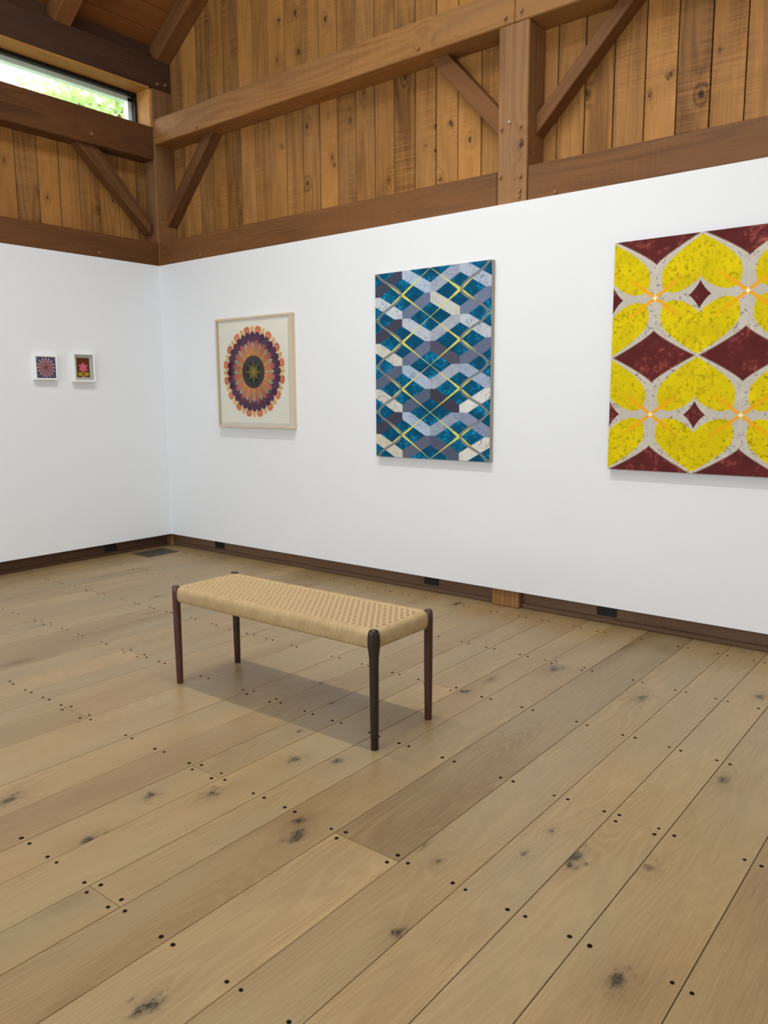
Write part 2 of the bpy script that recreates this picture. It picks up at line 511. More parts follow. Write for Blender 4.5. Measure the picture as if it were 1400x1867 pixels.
# back wall frame
YF, YR = 0.020, 0.2195
post_c = timber('corner_post', -0.22, -0.02, YF, YR, 0.0, 3.865, M_BEAM_Z, wall_back, -0.12)
post_m = timber('centre_post', 3.300, 3.494, YF, YR, 0.0, 3.410, M_BEAM_Z, wall_back, 0.08, [(0.060, 1.04, .032)])
tie_l = timber('tie_beam', -0.02, 3.397, YF, YR, 3.412, 3.612, M_TIE_X, wall_back, 0.05, [(-0.14, 1.08, .02)])
tie_r = timber('tie_beam', 3.400, X1, YF, YR, 3.412, 3.612, M_TIE_X, wall_back, 0.0)
gl = timber('girt', -0.02, 3.296, YF + .002, YR, 2.425, 2.625, M_BEAM_X, wall_back, -0.04)
gr = timber('girt', 3.499, X1, YF + .004, YR, 2.425, 2.625, M_BEAM_X, wall_back, -0.10)
knee = [
    ([(2.735, 3.412), (2.872, 3.412), (3.300, 2.950), (3.300, 2.800)], 0.12, 0.219, 0.0, 'tie'),
    ([(3.494, 2.815), (3.494, 2.925), (3.985, 3.412), (4.095, 3.412)], 0.12, 0.219, 0.0, 'tie'),
    ([(-0.02, 2.765), (-0.02, 2.910), (0.492, 3.412), (0.625, 3.412)], 0.12, 0.219, 0.0, 'tie'),
]


def brace(p, y0, y1, axis, parent, mat, tone=0.0):
    """knee brace built along its own grain: polygon turned so that the grain axis follows the brace"""
    (a0, b0), (a1, b1), (a2, b2), (a3, b3) = p
    s0 = Vector(((a0 + a1) / 2, (b0 + b1) / 2))
    s1 = Vector(((a2 + a3) / 2, (b2 + b3) / 2))
    d = (s1 - s0).normalized()
    ang = math.atan2(d.y, d.x)
    c = (s0 + s1) / 2
    bm = bmesh.new()
    ca, sa = math.cos(-ang), math.sin(-ang)
    loc2 = [((x - c.x) * ca - (z - c.y) * sa, (x - c.x) * sa + (z - c.y) * ca) for x, z in p]
    h = (y1 - y0) / 2
    r0 = [bm.verts.new((u, -h, v)) for u, v in loc2]
    r1 = [bm.verts.new((u, h, v)) for u, v in loc2]
    bm.faces.new(r0)
    bm.faces.new(r1[::-1])
    for i in range(4):
        bm.faces.new((r0[i], r0[(i + 1) % 4], r1[(i + 1) % 4], r1[i]))
    me = finish(bm, 'knee_brace', 0.004)
    if axis == 'Y':
        o = link('knee_brace', me, mat, parent, (c.x, (y0 + y1) / 2, c.y), (0, -ang, 0))
    else:
        o = link('knee_brace', me, mat, parent, ((y0 + y1) / 2, c.x, c.y))
        o.rotation_euler = (Matrix.Rotation(math.pi / 2, 3, 'Z') @ Matrix.Rotation(-ang, 3, 'Y')).to_euler()
    o['tone'] = tone
    return o


for p, y0, y1, tn, _ in knee:
    brace(p, y0, y1, 'Y', wall_back, M_BEAM_X, tn)
brace([(-0.02, 2.69), (-0.02, 2.80), (-0.478, 3.29), (-0.668, 3.29)][::1], -0.155, -0.055, 'X', wall_left, M_BEAM_X, -0.15)
# left wall frame
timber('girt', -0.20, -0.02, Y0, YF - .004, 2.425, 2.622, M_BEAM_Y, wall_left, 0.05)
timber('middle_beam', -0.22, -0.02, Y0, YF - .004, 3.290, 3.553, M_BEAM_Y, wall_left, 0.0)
timber('wall_plate', -0.22, -0.02, Y0, YR, 3.866, 4.105, M_PLATE_SHADED, wall_left, 0.0)


def peg(p, face, r=0.0115, parent=None, mat=None):
    bm = bmesh.new()
    bmesh.ops.create_cone(bm, cap_ends=True, segments=10, radius1=r, radius2=r * 0.8, depth=0.02)
    me = finish(bm, 'peg')
    loc = Vector(p)
    o = link('peg', me, mat or M_PEG, parent, loc - parent.location, (math.pi / 2, 0, 0) if face == 'y' else (0, math.pi / 2, 0))
    return o


def host(x):
    return tie_l if x < 3.4 else tie_r


for x, z in ((2.724, 3.448), (3.342, 3.451), (3.444, 3.46), (0.551, 3.435)):
    peg((x, YF - .004, z), 'y', 0.012, host(x))
for x, z in ((3.327, 2.854), (3.453, 2.846), (3.324, 2.589), (3.456, 2.573), (3.454, 2.492), (3.452, 2.462)):
    peg((x, YF - .004, z), 'y', 0.011, post_m)
nl = peg((3.381, YF - .006, 2.882), 'y', 0.006, post_m, plain('bright_screw', lin(215, 215, 215), 0.3))
nl.name = 'screw'
tag(nl, label='small bright screw head')
peg((0.537, YF - .002, 2.456), 'y', 0.011, gl)
peg((3.681, YF, 2.45), 'y', 0.011, gr)
peg((0.015, 0.0, 2.752), 'y', 0.0001, gl).name = 'peg'
for o in list(bpy.data.objects):
    if o.name.startswith('peg') and o.location.length > 0 and o.dimensions.x < 0.001:
        bpy.data.objects.remove(o)
for ch in wall_left.children:
    if ch.name.startswith('girt'):
        peg((-0.016, -0.552, 2.466), 'x', 0.010, ch)
    if ch.name.startswith('middle_beam'):
        peg((-0.016, -0.559, 3.361), 'x', 0.013, ch)
    if ch.name.startswith('wall_plate'):
        peg((-0.016, 0.078, 3.903), 'x', 0.012, ch)
        peg((-0.016, 0.155, 3.916), 'x', 0.012, ch)
peg((-0.016, 0.06, 2.834), 'x', 0.009, post_c)

# unseen walls close the room
wall_right = multi('wall_right', [(X1, X1 + 0.1, Y0, Y1, 0, 2.43)], M_WHITE)
tag(wall_right, kind='structure')
multi('upper_boarding', [(X1, X1 + 0.1, Y0, Y1, 2.43, 4.35)], M_PINE_Z, wall_right)
wall_front = multi('wall_front', [(-0.3, X1 + .1, Y0 - 0.1, Y0, 0, 3.5)], M_WHITE)
tag(wall_front, kind='structure')
prism('upper_boarding', [(-0.3, 3.5), (7.0, 3.5), (7.0, 4.3), (3.4, DK(3.4)), (-0.3, 4.1)], Y0 - 0.1, Y0, M_PINE_Z, wall_front)

# baseboards in the recess under the white panels
bb = empty('baseboard_back')
tag(bb, kind='structure')
for a, b in ((-0.10, 3.297), (3.497, X1)):
    o = box('skirting', a, b, 0.074, 0.10, 0.026, 0.16, M_BASE_X, bb, 0.002)
    o['tone'] = 0.05
    o = box('shoe_moulding', a, b, 0.056, 0.10, 0.0, 0.028, M_BASE_X, bb, 0.004)
    o['tone'] = -0.1
bl = empty('baseboard_left')
tag(bl, kind='structure')
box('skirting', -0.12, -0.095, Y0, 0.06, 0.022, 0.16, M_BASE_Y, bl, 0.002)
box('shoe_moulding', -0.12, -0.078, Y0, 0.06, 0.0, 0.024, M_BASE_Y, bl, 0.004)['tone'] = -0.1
o = box('corner_block', -0.085, -0.03, 0.05, 0.10, 0.0, 0.16, M_BEAM_Z, bb, 0.002)
o['tone'] = 0.1

# ------------------------------------------------------------------ ceiling
ceiling = empty('ceiling')
tag(ceiling, kind='structure')
ang = math.atan(0.66)
cs = math.cos(ang)
L = (3.42) / cs
for side in (0, 1):
    n = 0
    s = -0.15
    while s < L:
        w = 0.19
        s1 = min(s + w, L)
        bm = bmesh.new()
        bm_box(bm, s + 0.002 - (s + s1) / 2, s1 - 0.002 - (s + s1) / 2, -4.15, 4.15, 0, 0.024)
        me = finish(bm, 'roof_board', 0.002)
        sm = (s + s1) / 2
        x = -0.02 + sm * cs
        z = 4.28 + sm * math.sin(ang)
        o = link('roof_board', me, M_DECK_Y, ceiling)
        if side == 0:
            o.location = (x, -3.9, z)
            o.rotation_euler = (0, -ang, 0)
        else:
            o.location = (6.82 - x, -3.9, z)
            o.rotation_euler = (0, ang, 0)
        o['tone'] = random.uniform(-0.2, 0.15)
        s += w
y = 0.219
for k in range(9):
    for side in (0, 1):
        Lr = 3.45 / cs
        bm = bmesh.new()
        bm_box(bm, -Lr / 2, Lr / 2, -0.07, 0.07, 0, 0.149)
        me = finish(bm, 'rafter', 0.006)
        xm, zm = -0.05 + 3.45 / 2, 4.10 + 0.66 * (3.45 / 2 - 0.03)
        o = link('rafter', me, M_BEAM_X, ceiling)
        o.location = (xm if side == 0 else 6.82 - xm, y - 0.07, zm)
        o.rotation_euler = (0, -ang if side == 0 else ang, 0)
        o['tone'] = (0.18, 0.24, 0.05)[k % 3]
    y -= 0.894
box('ridge_beam', 3.31, 3.51, Y0, 0.22, 6.22, 6.50, M_BEAM_Y, ceiling, 0.006)
for side in (0, 1):
    x = -0.15 if side == 0 else 6.82 + 0.03
    box('eave_blocking', x, x + 0.05, Y0, 0.22, 4.10, 4.36, M_PLATE_SHADED, ceiling)
prism('roof_cover', [(-0.5, 3.99 + .06), (3.41, 6.60), (7.3, 3.99 + .06), (7.3, 4.25), (3.41, 6.85), (-0.5, 4.25)], Y0 - 0.2, 0.4, M_GAP, ceiling)

# ------------------------------------------------------------------ clerestory window
win = empty('window_1')
tag(win, kind='structure')
ZS, ZH = 3.553, 3.865
box('window_soffit', -0.205, -0.021, Y0, 0.0, ZH - 0.018, ZH, M_SOFFIT, win)
box('window_jamb', -0.205, -0.021, -0.006, 0.018, ZS, ZH - 0.018, M_SOFFIT, win)['tone'] = 0.2
box('window_sill', -0.205, -0.06, Y0, -0.006, ZS, ZS + 0.012, M_SOFFIT, win)
wy = -0.008
multi('window_frame', [(-0.235, -0.19, -6.0, wy, ZH - 0.045, ZH - 0.018), (-0.235, -0.19, -6.0, wy, ZS + .01, ZS + 0.035), (-0.235, -0.19, wy - 0.024, wy, ZS + .035, ZH - 0.045),
                       (-0.235, -0.19, -6.0, -5.976, ZS + .035, ZH - 0.045)], M_BLACK, win, 0.002)
M_SASH = plain('pale_green_sash', lin(236, 244, 238), 0.4)
multi('outer_sash', [(-0.30, -0.24, -6.0, wy, ZH - 0.080, ZH - 0.03), (-0.30, -0.24, wy - 0.055, wy - 0.0, ZS + .035, ZH - 0.05), (-0.30, -0.24, -6.0, wy, ZS + 0.01, ZS + 0.05)], M_SASH, win)
box('window_wall_rest', -0.30, -0.19, Y0, -6.0, ZS, ZH, M_PLATE_SHADED, win)


def glass_mat(name, refl=0.06):
    M = Mat(name)
    t = M.t
    g = M.n('ShaderNodeBsdfGlossy')
    g.inputs['Roughness'].default_value = 0.02
    tr = M.n('ShaderNodeBsdfTransparent')
    tr.inputs[0].default_value = (0.99, 0.995, 0.99, 1)
    fr = M.n('ShaderNodeFresnel')
    fr.inputs['IOR'].default_value = 1.18
    mx = M.n('ShaderNodeMixShader')
    t.links.new(fr.outputs[0], mx.inputs[0])
    t.links.new(tr.outputs[0], mx.inputs[1])
    t.links.new(g.outputs[0], mx.inputs[2])
    t.links.new(mx.outputs[0], t.nodes['Material Output'].inputs[0])
    return M.m


M_GLASS = glass_mat('clear_glass')
multi('window_pane', [(-0.216, -0.210, -5.976, wy - 0.024, ZS + .035, ZH - 0.045)], M_GLASS, win)

# ------------------------------------------------------------------ outside: ground and tree beyond the clerestory
ground = multi('ground', [(-40, 20, -30, 30, -0.6, -0.15)], plain('grass_ground', lin(90, 110, 60), 0.9))
tag(ground, kind='structure')


def tree(name, loc, label, crown_z, rad, nleaf, seed):
    rs = np.random.default_rng(seed)
    t = empty(name, loc)
    tag(t, label, 'tree')
    M_BARK = plain('bark', lin(110, 95, 80), 0.9, vary=0.3, scale=12)
    bm = bmesh.new()
    zz = np.linspace(-0.15, crown_z, 9)
    tube(bm, [(0.15 * math.sin(z * .8), 0.1 * math.cos(z * .6), z) for z in zz], list(np.linspace(0.16, 0.06, 9)), 8)
    link('trunk', finish(bm, 'trunk', smooth=True), M_BARK, t)
    bm = bmesh.new()
    tips = []
    for k in range(26):
        z0 = rs.uniform(crown_z * 0.55, crown_z)
        a = rs.uniform(0, 2 * math.pi)
        e = rs.uniform(0.1, 0.9)
        l = rs.uniform(0.5, 1.0) * rad
        d = np.array([math.cos(a) * math.cos(e), math.sin(a) * math.cos(e), math.sin(e)])
        p0 = np.array([0, 0, z0])
        pts = [p0 + d * l * s + np.array([0, 0, 0.15 * math.sin(3 * s)]) + rs.normal(0, .03, 3) for s in np.linspace(0, 1, 6)]
        tube(bm, pts, list(np.linspace(0.045, 0.01, 6)), 5)
        tips += pts[2:]
    link('branches', finish(bm, 'branches'), M_BARK, t)['kind'] = 'stuff'
    # leaves
    V, Fc = [], []
    tips = np.array(tips)
    for i in range(nleaf):
        c = tips[rs.integers(len(tips))] + rs.normal(0, 0.28, 3)
        a, b = rs.normal(0, 1, 3), rs.normal(0, 1, 3)
        a /= np.linalg.norm(a)
        b -= a * (a @ b)
        b /= np.linalg.norm(b)
        s = rs.uniform(0.06, 0.11)
        k = len(V)
        V += [c - a * s, c + b * s * .45, c + a * s, c - b * s * .45]
        Fc.append((k, k + 1, k + 2, k + 3))
    me = bpy.data.meshes.new('leaves')
    me.from_pydata([tuple(v) for v in V], [], Fc)
    M = Mat('leaf')
    tc = M.n('ShaderNodeTexCoord').outputs['Object']
    c = M.mix(M.noise(tc, 2.0, 3), lin(110, 150, 84), lin(204, 214, 140))
    M.base(c, 0.5, 0.3)
    tl = M.n('ShaderNodeBsdfTranslucent')
    M.put(tl.inputs[0], c)
    mx = M.n('ShaderNodeMixShader')
    mx.inputs[0].default_value = 0.5
    M.t.links.new(M.b.outputs[0], mx.inputs[1])
    M.t.links.new(tl.outputs[0], mx.inputs[2])
    M.t.links.new(mx.outputs[0], M.t.nodes['Material Output'].inputs[0])
    link('leaves', me, M.m, t)['kind'] = 'stuff'


tree('leafy_tree', (-7.2, 4.2, 0), 'sunlit leafy tree seen through the high window', 6.2, 1.9, 7500, 3)

# ------------------------------------------------------------------ artworks
def s2l(c):
    c = np.asarray(c, float) / 255
    return np.where(c <= 0.04045, c / 12.92, ((c + 0.055) / 1.055) ** 2.4)


def vnoise(ny, nx, cell, octaves=3):
    out = np.zeros((ny, nx))
    amp, tot = 1.0, 0
    for o in range(octaves):
        cy, cx = int(ny / cell) + 3, int(nx / cell) + 3
        g = RNG.random((cy, cx))
        yy, xx = np.arange(ny) / cell, np.arange(nx) / cell
        y0, x0 = yy.astype(int), xx.astype(int)
        fy, fx = (yy - y0)[:, None], (xx - x0)[None]
        fy, fx = fy * fy * (3 - 2 * fy), fx * fx * (3 - 2 * fx)
        out += amp * ((g[y0][:, x0] * (1 - fx) + g[y0][:, x0 + 1] * fx) * (1 - fy) + (g[y0 + 1][:, x0] * (1 - fx) + g[y0 + 1][:, x0 + 1] * fx) * fy)
        tot += amp
        amp *= 0.6
        cell = max(1.01, cell / 2.1)
    return out / tot


def blend(img, mask, col):
    m = np.clip(mask, 0, 1)[..., None]
    return img * (1 - m) + s2l(col) * m if np.ndim(col) == 1 else img * (1 - m) + col * m


def paint_mesh(name, w, h, nx, ny, img, mat, parent, loc, rot=(0, 0, 0), relief=None):
    """flat picture sheet in its local x (right) / z (up) plane; img is (ny,nx,3) linear, row 0 at the top"""
    xs = np.linspace(0, w, nx)
    zs = np.linspace(h, 0, ny)
    X, Z = np.meshgrid(xs, zs)
    Yv = np.zeros_like(X) if relief is None else relief
    co = np.stack([X, Yv, Z], -1).reshape(-1, 3)
    me = bpy.data.meshes.new(name)
    i = np.arange(nx * ny).reshape(ny, nx)
    q = np.stack([i[:-1, :-1], i[1:, :-1], i[1:, 1:], i[:-1, 1:]], -1).reshape(-1, 4)
    me.vertices.add(len(co))
    me.vertices.foreach_set('co', co.ravel())
    me.loops.add(q.size)
    me.loops.foreach_set('vertex_index', q.ravel())
    me.polygons.add(len(q))
    me.polygons.foreach_set('loop_start', np.arange(0, q.size, 4))
    me.polygons.foreach_set('loop_total', np.full(len(q), 4))
    me.update(calc_edges=True)
    at = me.color_attributes.new('paint', 'FLOAT_COLOR', 'POINT')
    c4 = np.ones((ny * nx, 4))
    c4[:, :3] = np.clip(img.reshape(-1, 3), 0, 1)
    at.data.foreach_set('color', c4.ravel())
    return link(name, me, mat, parent, loc, rot)


def paint_mat(name, rough=0.8):
    M = Mat(name)
    a = M.n('ShaderNodeAttribute', attribute_name='paint')
    tc = M.n('ShaderNodeTexCoord').outputs['Object']
    n = M.noise(tc, 220, 3)
    c = M.mix(0.10, a.outputs['Color'], M.mix(n, (0, 0, 0, 1), (1, 1, 1, 1)), 'OVERLAY')
    M.bump(n, 0.15, 0.001)
    return M.base(c, rough, 0.12)


M_PAINT = paint_mat('painted_surface')


def tri(t):
    return 1 - np.abs((t % 2.0) - 1)


def blue_canvas(nx=450, ny=603):
    u, v = np.meshgrid(np.linspace(0, 1, nx), np.linspace(0, 1, ny))
    V = v * 4
    n1, n2, n3 = vnoise(ny, nx, 34), vnoise(ny, nx, 6, 3), vnoise(ny, nx, 2.2, 1)
    teal = s2l((4, 78, 112))[None, None] * (0.65 + 0.7 * n1[..., None])
    teal = teal + s2l((10, 130, 165)) * (np.clip(n1 * n2 * 3 - 0.8, 0, 1) * 0.9)[..., None]
    img = teal
    col = np.clip((u * 4).astype(int), 0, 3)
    ut = (u * 4) % 1.0
    t = np.where(col % 2 == 0, ut, 1 - ut)          # 0 at contact line u=0,.5,1
    k = np.clip(np.floor(V), 0, 3).astype(int)
    dv = V - (k + 0.5)
    d = np.abs(dv)
    band = (d > -0.075 + 0.415 * t) & (d < 0.2 + 0.415 * t)
    up = dv < 0
    U = [[(66, 70, 88), (66, 68, 84), (88, 98, 122), (64, 66, 80)], [(176, 192, 212), (186, 194, 208), (170, 186, 206), (170, 186, 206)],
         [(158, 168, 186), (166, 172, 184), (164, 172, 184), (150, 162, 180)], [(176, 186, 204), (190, 198, 208), (158, 172, 196), (134, 146, 172)]]
    D = [[(196, 206, 214), (206, 206, 196), (206, 206, 196), (204, 200, 182)], [(104, 116, 142), (102, 112, 138), (86, 96, 120), (92, 98, 118)],
         [(196, 198, 190), (80, 80, 98), (64, 62, 78), (82, 88, 110)], [(112, 124, 150), (98, 108, 132), (218, 218, 214), (216, 214, 204)]]
    U, D = s2l(U), s2l(D)
    bc = np.where(up[..., None], U[col, k], D[col, k])
    lum = bc.mean(-1)
    spk = np.clip((n3 * 0.5 + n2 * 0.8 - 0.70) * 9, 0, 1) * np.clip((n1 - 0.3) * 3, 0, 1) * (lum > 0.2)
    bc = bc * (0.85 + 0.3 * n2[..., None])
    bc = bc * (1 - 0.6 * spk[..., None]) + s2l((40, 70, 110)) * (0.6 * spk[..., None])
    img = np.where(band[..., None], bc, img)
    # pale yellow lozenge lines, thick at the quarter columns
    tt = tri(u * 4)                                  # 0 at 0,.5,1 ; 1 at .25,.75
    for sgn in (0, 1):
        c = tt * 0.5 if sgn == 0 else 1 - tt * 0.5
        dd = np.abs(((V - c + 0.5) % 1.0) - 0.5)
        wd = 0.010 + 0.030 * tt ** 1.5 * (0.8 + 0.5 * vnoise(ny, nx, 40, 1))
        yel = np.clip((wd - dd) * 90, 0, 1) * np.clip(0.55 + 0.9 * n2, 0, 1)
        img = blend(img, yel, (214, 210, 100))
    # grey ribbons waving beside both edges
    w = 0.135 - 0.105 * np.cos(2 * np.pi * V)
    dw = -0.105 * -np.sin(2 * np.pi * V) * 2 * np.pi * 4
    for cc in (w, 1 - w):
        dist = np.abs(u - cc) / np.sqrt(1 + (dw * 0.75) ** 2)
        img = blend(img, (0.0088 - dist) * 340, (122, 124, 126))
        img = blend(img, (0.0035 - np.abs(dist - 0.0095)) * 300 * 0.5, (84, 88, 96))
    return img


def heart_canvas(nx=450, ny=597):
    cells_x = 4.0
    u, v = np.meshgrid(np.linspace(0, cells_x, nx), np.linspace(0, 4.0, ny))
    s = np.abs(((u - 1 + 1) % 2.0) - 1)              # distance from star column (odd u): 0 star .. 1 axis
    s = 1 - tri(u)                                   # tri(u): 0 at axis, 1 at star
    q = 1 - tri(v)
    n1, n2, n3 = vnoise(ny, nx, 40), vnoise(ny, nx, 7, 3), vnoise(ny, nx, 2.2, 1)
    spk = np.clip((n3 * 0.55 + n2 * 0.75 - 0.80) * 9, 0, 1) * np.clip((n1 - 0.34) * 4, 0, 1)
    img = s2l((196, 190, 178))[None, None] * (0.85 + 0.25 * n1[..., None])
    img = blend(img, spk * 0.75, (92, 66, 88))
    # maroon
    f = 0.53 + 0.47 * s ** 0.82
    mo = (q - f) * 30
    dd = q / 0.265 + (1 - s) / 0.27
    inner = (1 - (np.maximum(q, 0) / 0.255) ** 0.82 - ((1 - s) / 0.265) ** 0.82) * 12
    mar = s2l((92, 38, 38))[None, None] * (0.7 + 0.6 * n1[..., None])
    mar = mar + s2l((150, 82, 70)) * (np.clip(n2 * n1 * 3.2 - 1.05, 0, 1) * 0.8)[..., None]
    m = np.clip(np.maximum(mo, inner), 0, 1)
    outl = np.clip(1 - np.abs(np.maximum(mo, inner * 1.0) + 0.22) / 0.4, 0, 1)
    img = blend(img, outl * 0.8, (216, 206, 184))
    img = blend(img, m, mar)
    # yellow petals
    P = [(1.001, .975), (.93, .945), (.85, .905), (.7, .835), (.55, .755), (.42, .68), (.34, .625), (.24, .545), (.17, .465), (.14, .39), (.13, .30), (.15, .20), (.19, .13),
         (.26, .085), (.35, .065), (.45, .062), (.55, .075), (.7, .12), (.82, .175), (.92, .235), (1.001, .30)]
    P = np.array(P)
    pr = np.stack([s.ravel() * 0.2275, q.ravel() * 0.302], -1)
    PP = P * [0.2275, 0.302]
    dist = np.full(len(pr), 9.0)
    ins = np.zeros(len(pr), bool)
    for i in range(len(PP)):
        a, b = PP[i], PP[(i + 1) % len(PP)]
        if i < len(PP) - 1:
            ab = b - a
            tt = np.clip(((pr - a) @ ab) / (ab @ ab), 0, 1)
            dist = np.minimum(dist, np.linalg.norm(pr - a - tt[:, None] * ab, axis=1))
        cond = ((a[1] > pr[:, 1]) != (b[1] > pr[:, 1]))
        xi = (b[0] - a[0]) * (pr[:, 1] - a[1]) / (b[1] - a[1] + 1e-12) + a[0]
        ins ^= cond & (pr[:, 0] < xi)
    sd = np.where(ins, dist, -dist).reshape(s.shape)
    yel = s2l((218, 196, 12))[None, None] * (0.8 + 0.35 * n1[..., None])
    yel = yel * (1 - 0.25 * np.clip((n2 - 0.55) * 5, 0, 1)[..., None])
    yel = yel * (1 - 0.5 * spk[..., None]) + s2l((120, 105, 10)) * (0.4 * spk[..., None])
    img = blend(img, sd / 0.003 + 0.5, yel)
    img = blend(img, np.clip((0.012 - (1 - s) * 1.0) * 60, 0, 1) * (sd > 0) * 0.5, (240, 222, 70))
    img = blend(img, np.clip((0.010 - s) * 80, 0, 1) * (q < 0.53) * 0.7, (222, 216, 200))
    # orange rays
    X, Z = s * 0.2275, q * 0.302
    al = (X * 0.80 + Z * 0.60)
    pe = np.abs(-X * 0.60 + Z * 0.80)
    img = blend(img, np.clip((0.0105 - pe) * 400, 0, 1) * np.clip((0.20 - al) / 0.09, 0, 1) * 0.95, (232, 168, 22))
    star = (1 - (X / 0.021) ** 0.62 - (Z / 0.024) ** 0.62) * 4
    img = blend(img, star, (246, 240, 214))
    return img


def radial_flower(n=300, W_=0.79):
    x, z = np.meshgrid(np.linspace(-W_ / 2, W_ / 2, n), np.linspace(W_ / 2, -W_ / 2, n))
    z = z - 0.005
    r = np.hypot(x, z)
    a = np.arctan2(x, z) / (2 * np.pi)
    n1 = vnoise(n, n, 12)
    img = np.ones((n, n, 3)) * s2l((252, 246, 232)) * (0.97 + 0.05 * n1[..., None])

    def scal(img, N, rc, rad, radr, col, phase=0.0, vary=0.12):
        aa = ((a * N + phase) % 1.0) - 0.5
        idx = np.floor(a * N + phase)
        lx = aa / N * 2 * np.pi * rc
        dd = np.sqrt((lx / rad) ** 2 + ((r - rc) / radr) ** 2)
        c = s2l(col) * (1 + vary * np.sin(idx * 2.7))[..., None] * (0.85 + 0.3 * n1[..., None])
        return blend(img, (1 - dd) * 14, c)
    img = scal(img, 48, 0.322, 0.012, 0.034, (226, 178, 104), 0.5)
    img = scal(img, 48, 0.322, 0.006, 0.030, (244, 206, 120), 0.0)
    img = scal(img, 16, 0.318, 0.031, 0.040, (226, 122, 92), 0.0)
    img = scal(img, 16, 0.300, 0.020, 0.035, (238, 150, 96), 0.0)
    img = blend(img, (0.292 - r) * 120, (226, 160, 90))
    img = scal(img, 32, 0.275, 0.0305, 0.037, (88, 48, 80), 0.5, 0.25)
    img = blend(img, (0.256 - r) * 200, (88, 52, 80))
    # inner petals: 24 pink with rounded tips, between them 24 narrower grey-green ones
    for N, ph, wdt, r1, ca, cb in ((16, 0.0, 0.58, 0.250, (206, 112, 106), (234, 148, 76)), (16, 0.5, 0.40, 0.240, (176, 180, 158), (224, 178, 84))):
        p = np.abs((((a * N + ph) % 1.0) - 0.5) * 2)
        tipr = r1 - 0.030 * (p / wdt) ** 2.2
        m = np.clip((wdt * (0.55 + 0.45 * r / 0.24) - p) * 9, 0, 1) * np.clip((tipr - r) * 180, 0, 1)
        k = np.clip((0.215 - r) / 0.085, 0, 1)[..., None]
        idx = np.floor(a * N + ph)
        c = s2l(ca) * (1 - k) + s2l(cb) * k
        c = c * (0.92 + 0.16 * np.sin(idx * 5.1) + 0.25 * (n1 - 0.5))[..., None]
        if ph == 0.0:
            under = s2l((206, 128, 84)) * np.ones_like(img)
            img = blend(img, (0.222 - r) * 160, under)
        img = blend(img, m * 0.9, c)
        if ph == 0.5:
            img = blend(img, m * 0.5 * np.clip(1 - np.abs(r - 0.18) / 0.035, 0, 1), (150, 158, 84))
    img = blend(img, (0.130 + 0.003 * np.cos(2 * np.pi * a * 64) - r) * 300, (58, 60, 66))
    sp = 0.088 * (0.35 + 0.65 * np.abs(np.cos(np.pi * a * 8)) ** 5)
    sp2 = 0.070 * (0.3 + 0.7 * np.abs(np.sin(np.pi * a * 8)) ** 6)
    img = blend(img, (0.098 * np.abs(np.cos(np.pi * a * 8 + np.pi / 2)) - r) * 120 * 0.35, (30, 30, 26))
    img = blend(img, (np.maximum(sp, sp2) - r) * 220, (122, 112, 60))
    img = blend(img, (0.7 * np.maximum(sp, sp2) * np.abs(np.cos(np.pi * a * 16)) - r) * 220, (160, 148, 84))
    img = blend(img, (0.006 - r) * 400, (240, 210, 120))
    return img


def pinwheel(n=70):
    x, z = np.meshgrid(np.linspace(-1, 1, n), np.linspace(1, -1, n))
    r = np.hypot(x, z)
    a = np.arctan2(x, z) / (2 * np.pi)
    img = np.ones((n, n, 3)) * s2l((92, 100, 128))
    c = np.abs(np.cos(np.pi * a * 16))
    img = blend(img, (1.18 - r) * 6 * (c < 0.35), (70, 30, 52))
    img = blend(img, (0.80 + 0.2 * c - r) * 9, (140, 84, 100))
    pet = s2l((206, 176, 184)) * np.clip(r, .3, 1)[..., None] + s2l((176, 116, 122)) * (1 - np.clip(r, .3, 1))[..., None]
    img = blend(img, np.clip((c - 0.55 - 0.25 * (1 - r)) * 6, 0, 1) * ((0.93 - r) > 0) * (r > 0.12), pet)
    img = blend(img, (0.12 - r) * 14, (110, 20, 44))
    return img


def star_card(nx=50, ny=72):
    x, z = np.meshgrid(np.linspace(-0.72, 0.72, nx), np.linspace(1, -1, ny))
    img = np.ones((ny, nx, 3)) * s2l((112, 60, 38)) * (0.8 + 0.4 * vnoise(ny, nx, 6)[..., None])
    zc = z + 0.02
    r = np.hypot(x, zc)
    a = np.arctan2(x, zc) / (2 * np.pi)
    for sx in (-0.36, 0.36):
        rr = np.hypot((x - sx) / 1.1, (z + 0.66))
        img = blend(img, (0.36 - rr) * 14, (110, 70, 20))
        img = blend(img, (0.26 - rr) * 14 * (z < -0.5), (206, 176, 40))
    star = 0.50 + 0.10 * np.cos(2 * np.pi * a * 6)
    img = blend(img, (star - r) * 12, (238, 118, 140))
    img = blend(img, (0.10 - np.abs(x) - (z + 0.80) * 0.5) * 14 * (z < -0.7), (206, 170, 150))
    return img


ART_Z0, ART_H = 0.910, 1.208
M_CANVAS_SIDE = plain('raw_canvas_edge', lin(168, 156, 140), 0.8, vary=0.1, scale=60)
M_MAROON = plain('maroon_canvas_edge', lin(92, 42, 40), 0.7, vary=0.15, scale=60)


def canvas(name, x0, x1, d, img, side, label):
    t = empty(name, (x0, 0, ART_Z0))
    tag(t, label, 'painting')
    w = x1 - x0
    bm = bmesh.new()
    bm_box(bm, 0, w, -d + 0.001, -0.002, 0, ART_H)
    link('stretcher', finish(bm, 'stretcher', 0.0015), side, t)
    paint_mesh('painted_face', w - 0.002, ART_H - 0.002, img.shape[1], img.shape[0], img, M_PAINT, t, (0.001, -d - 0.0005, 0.001))
    return t


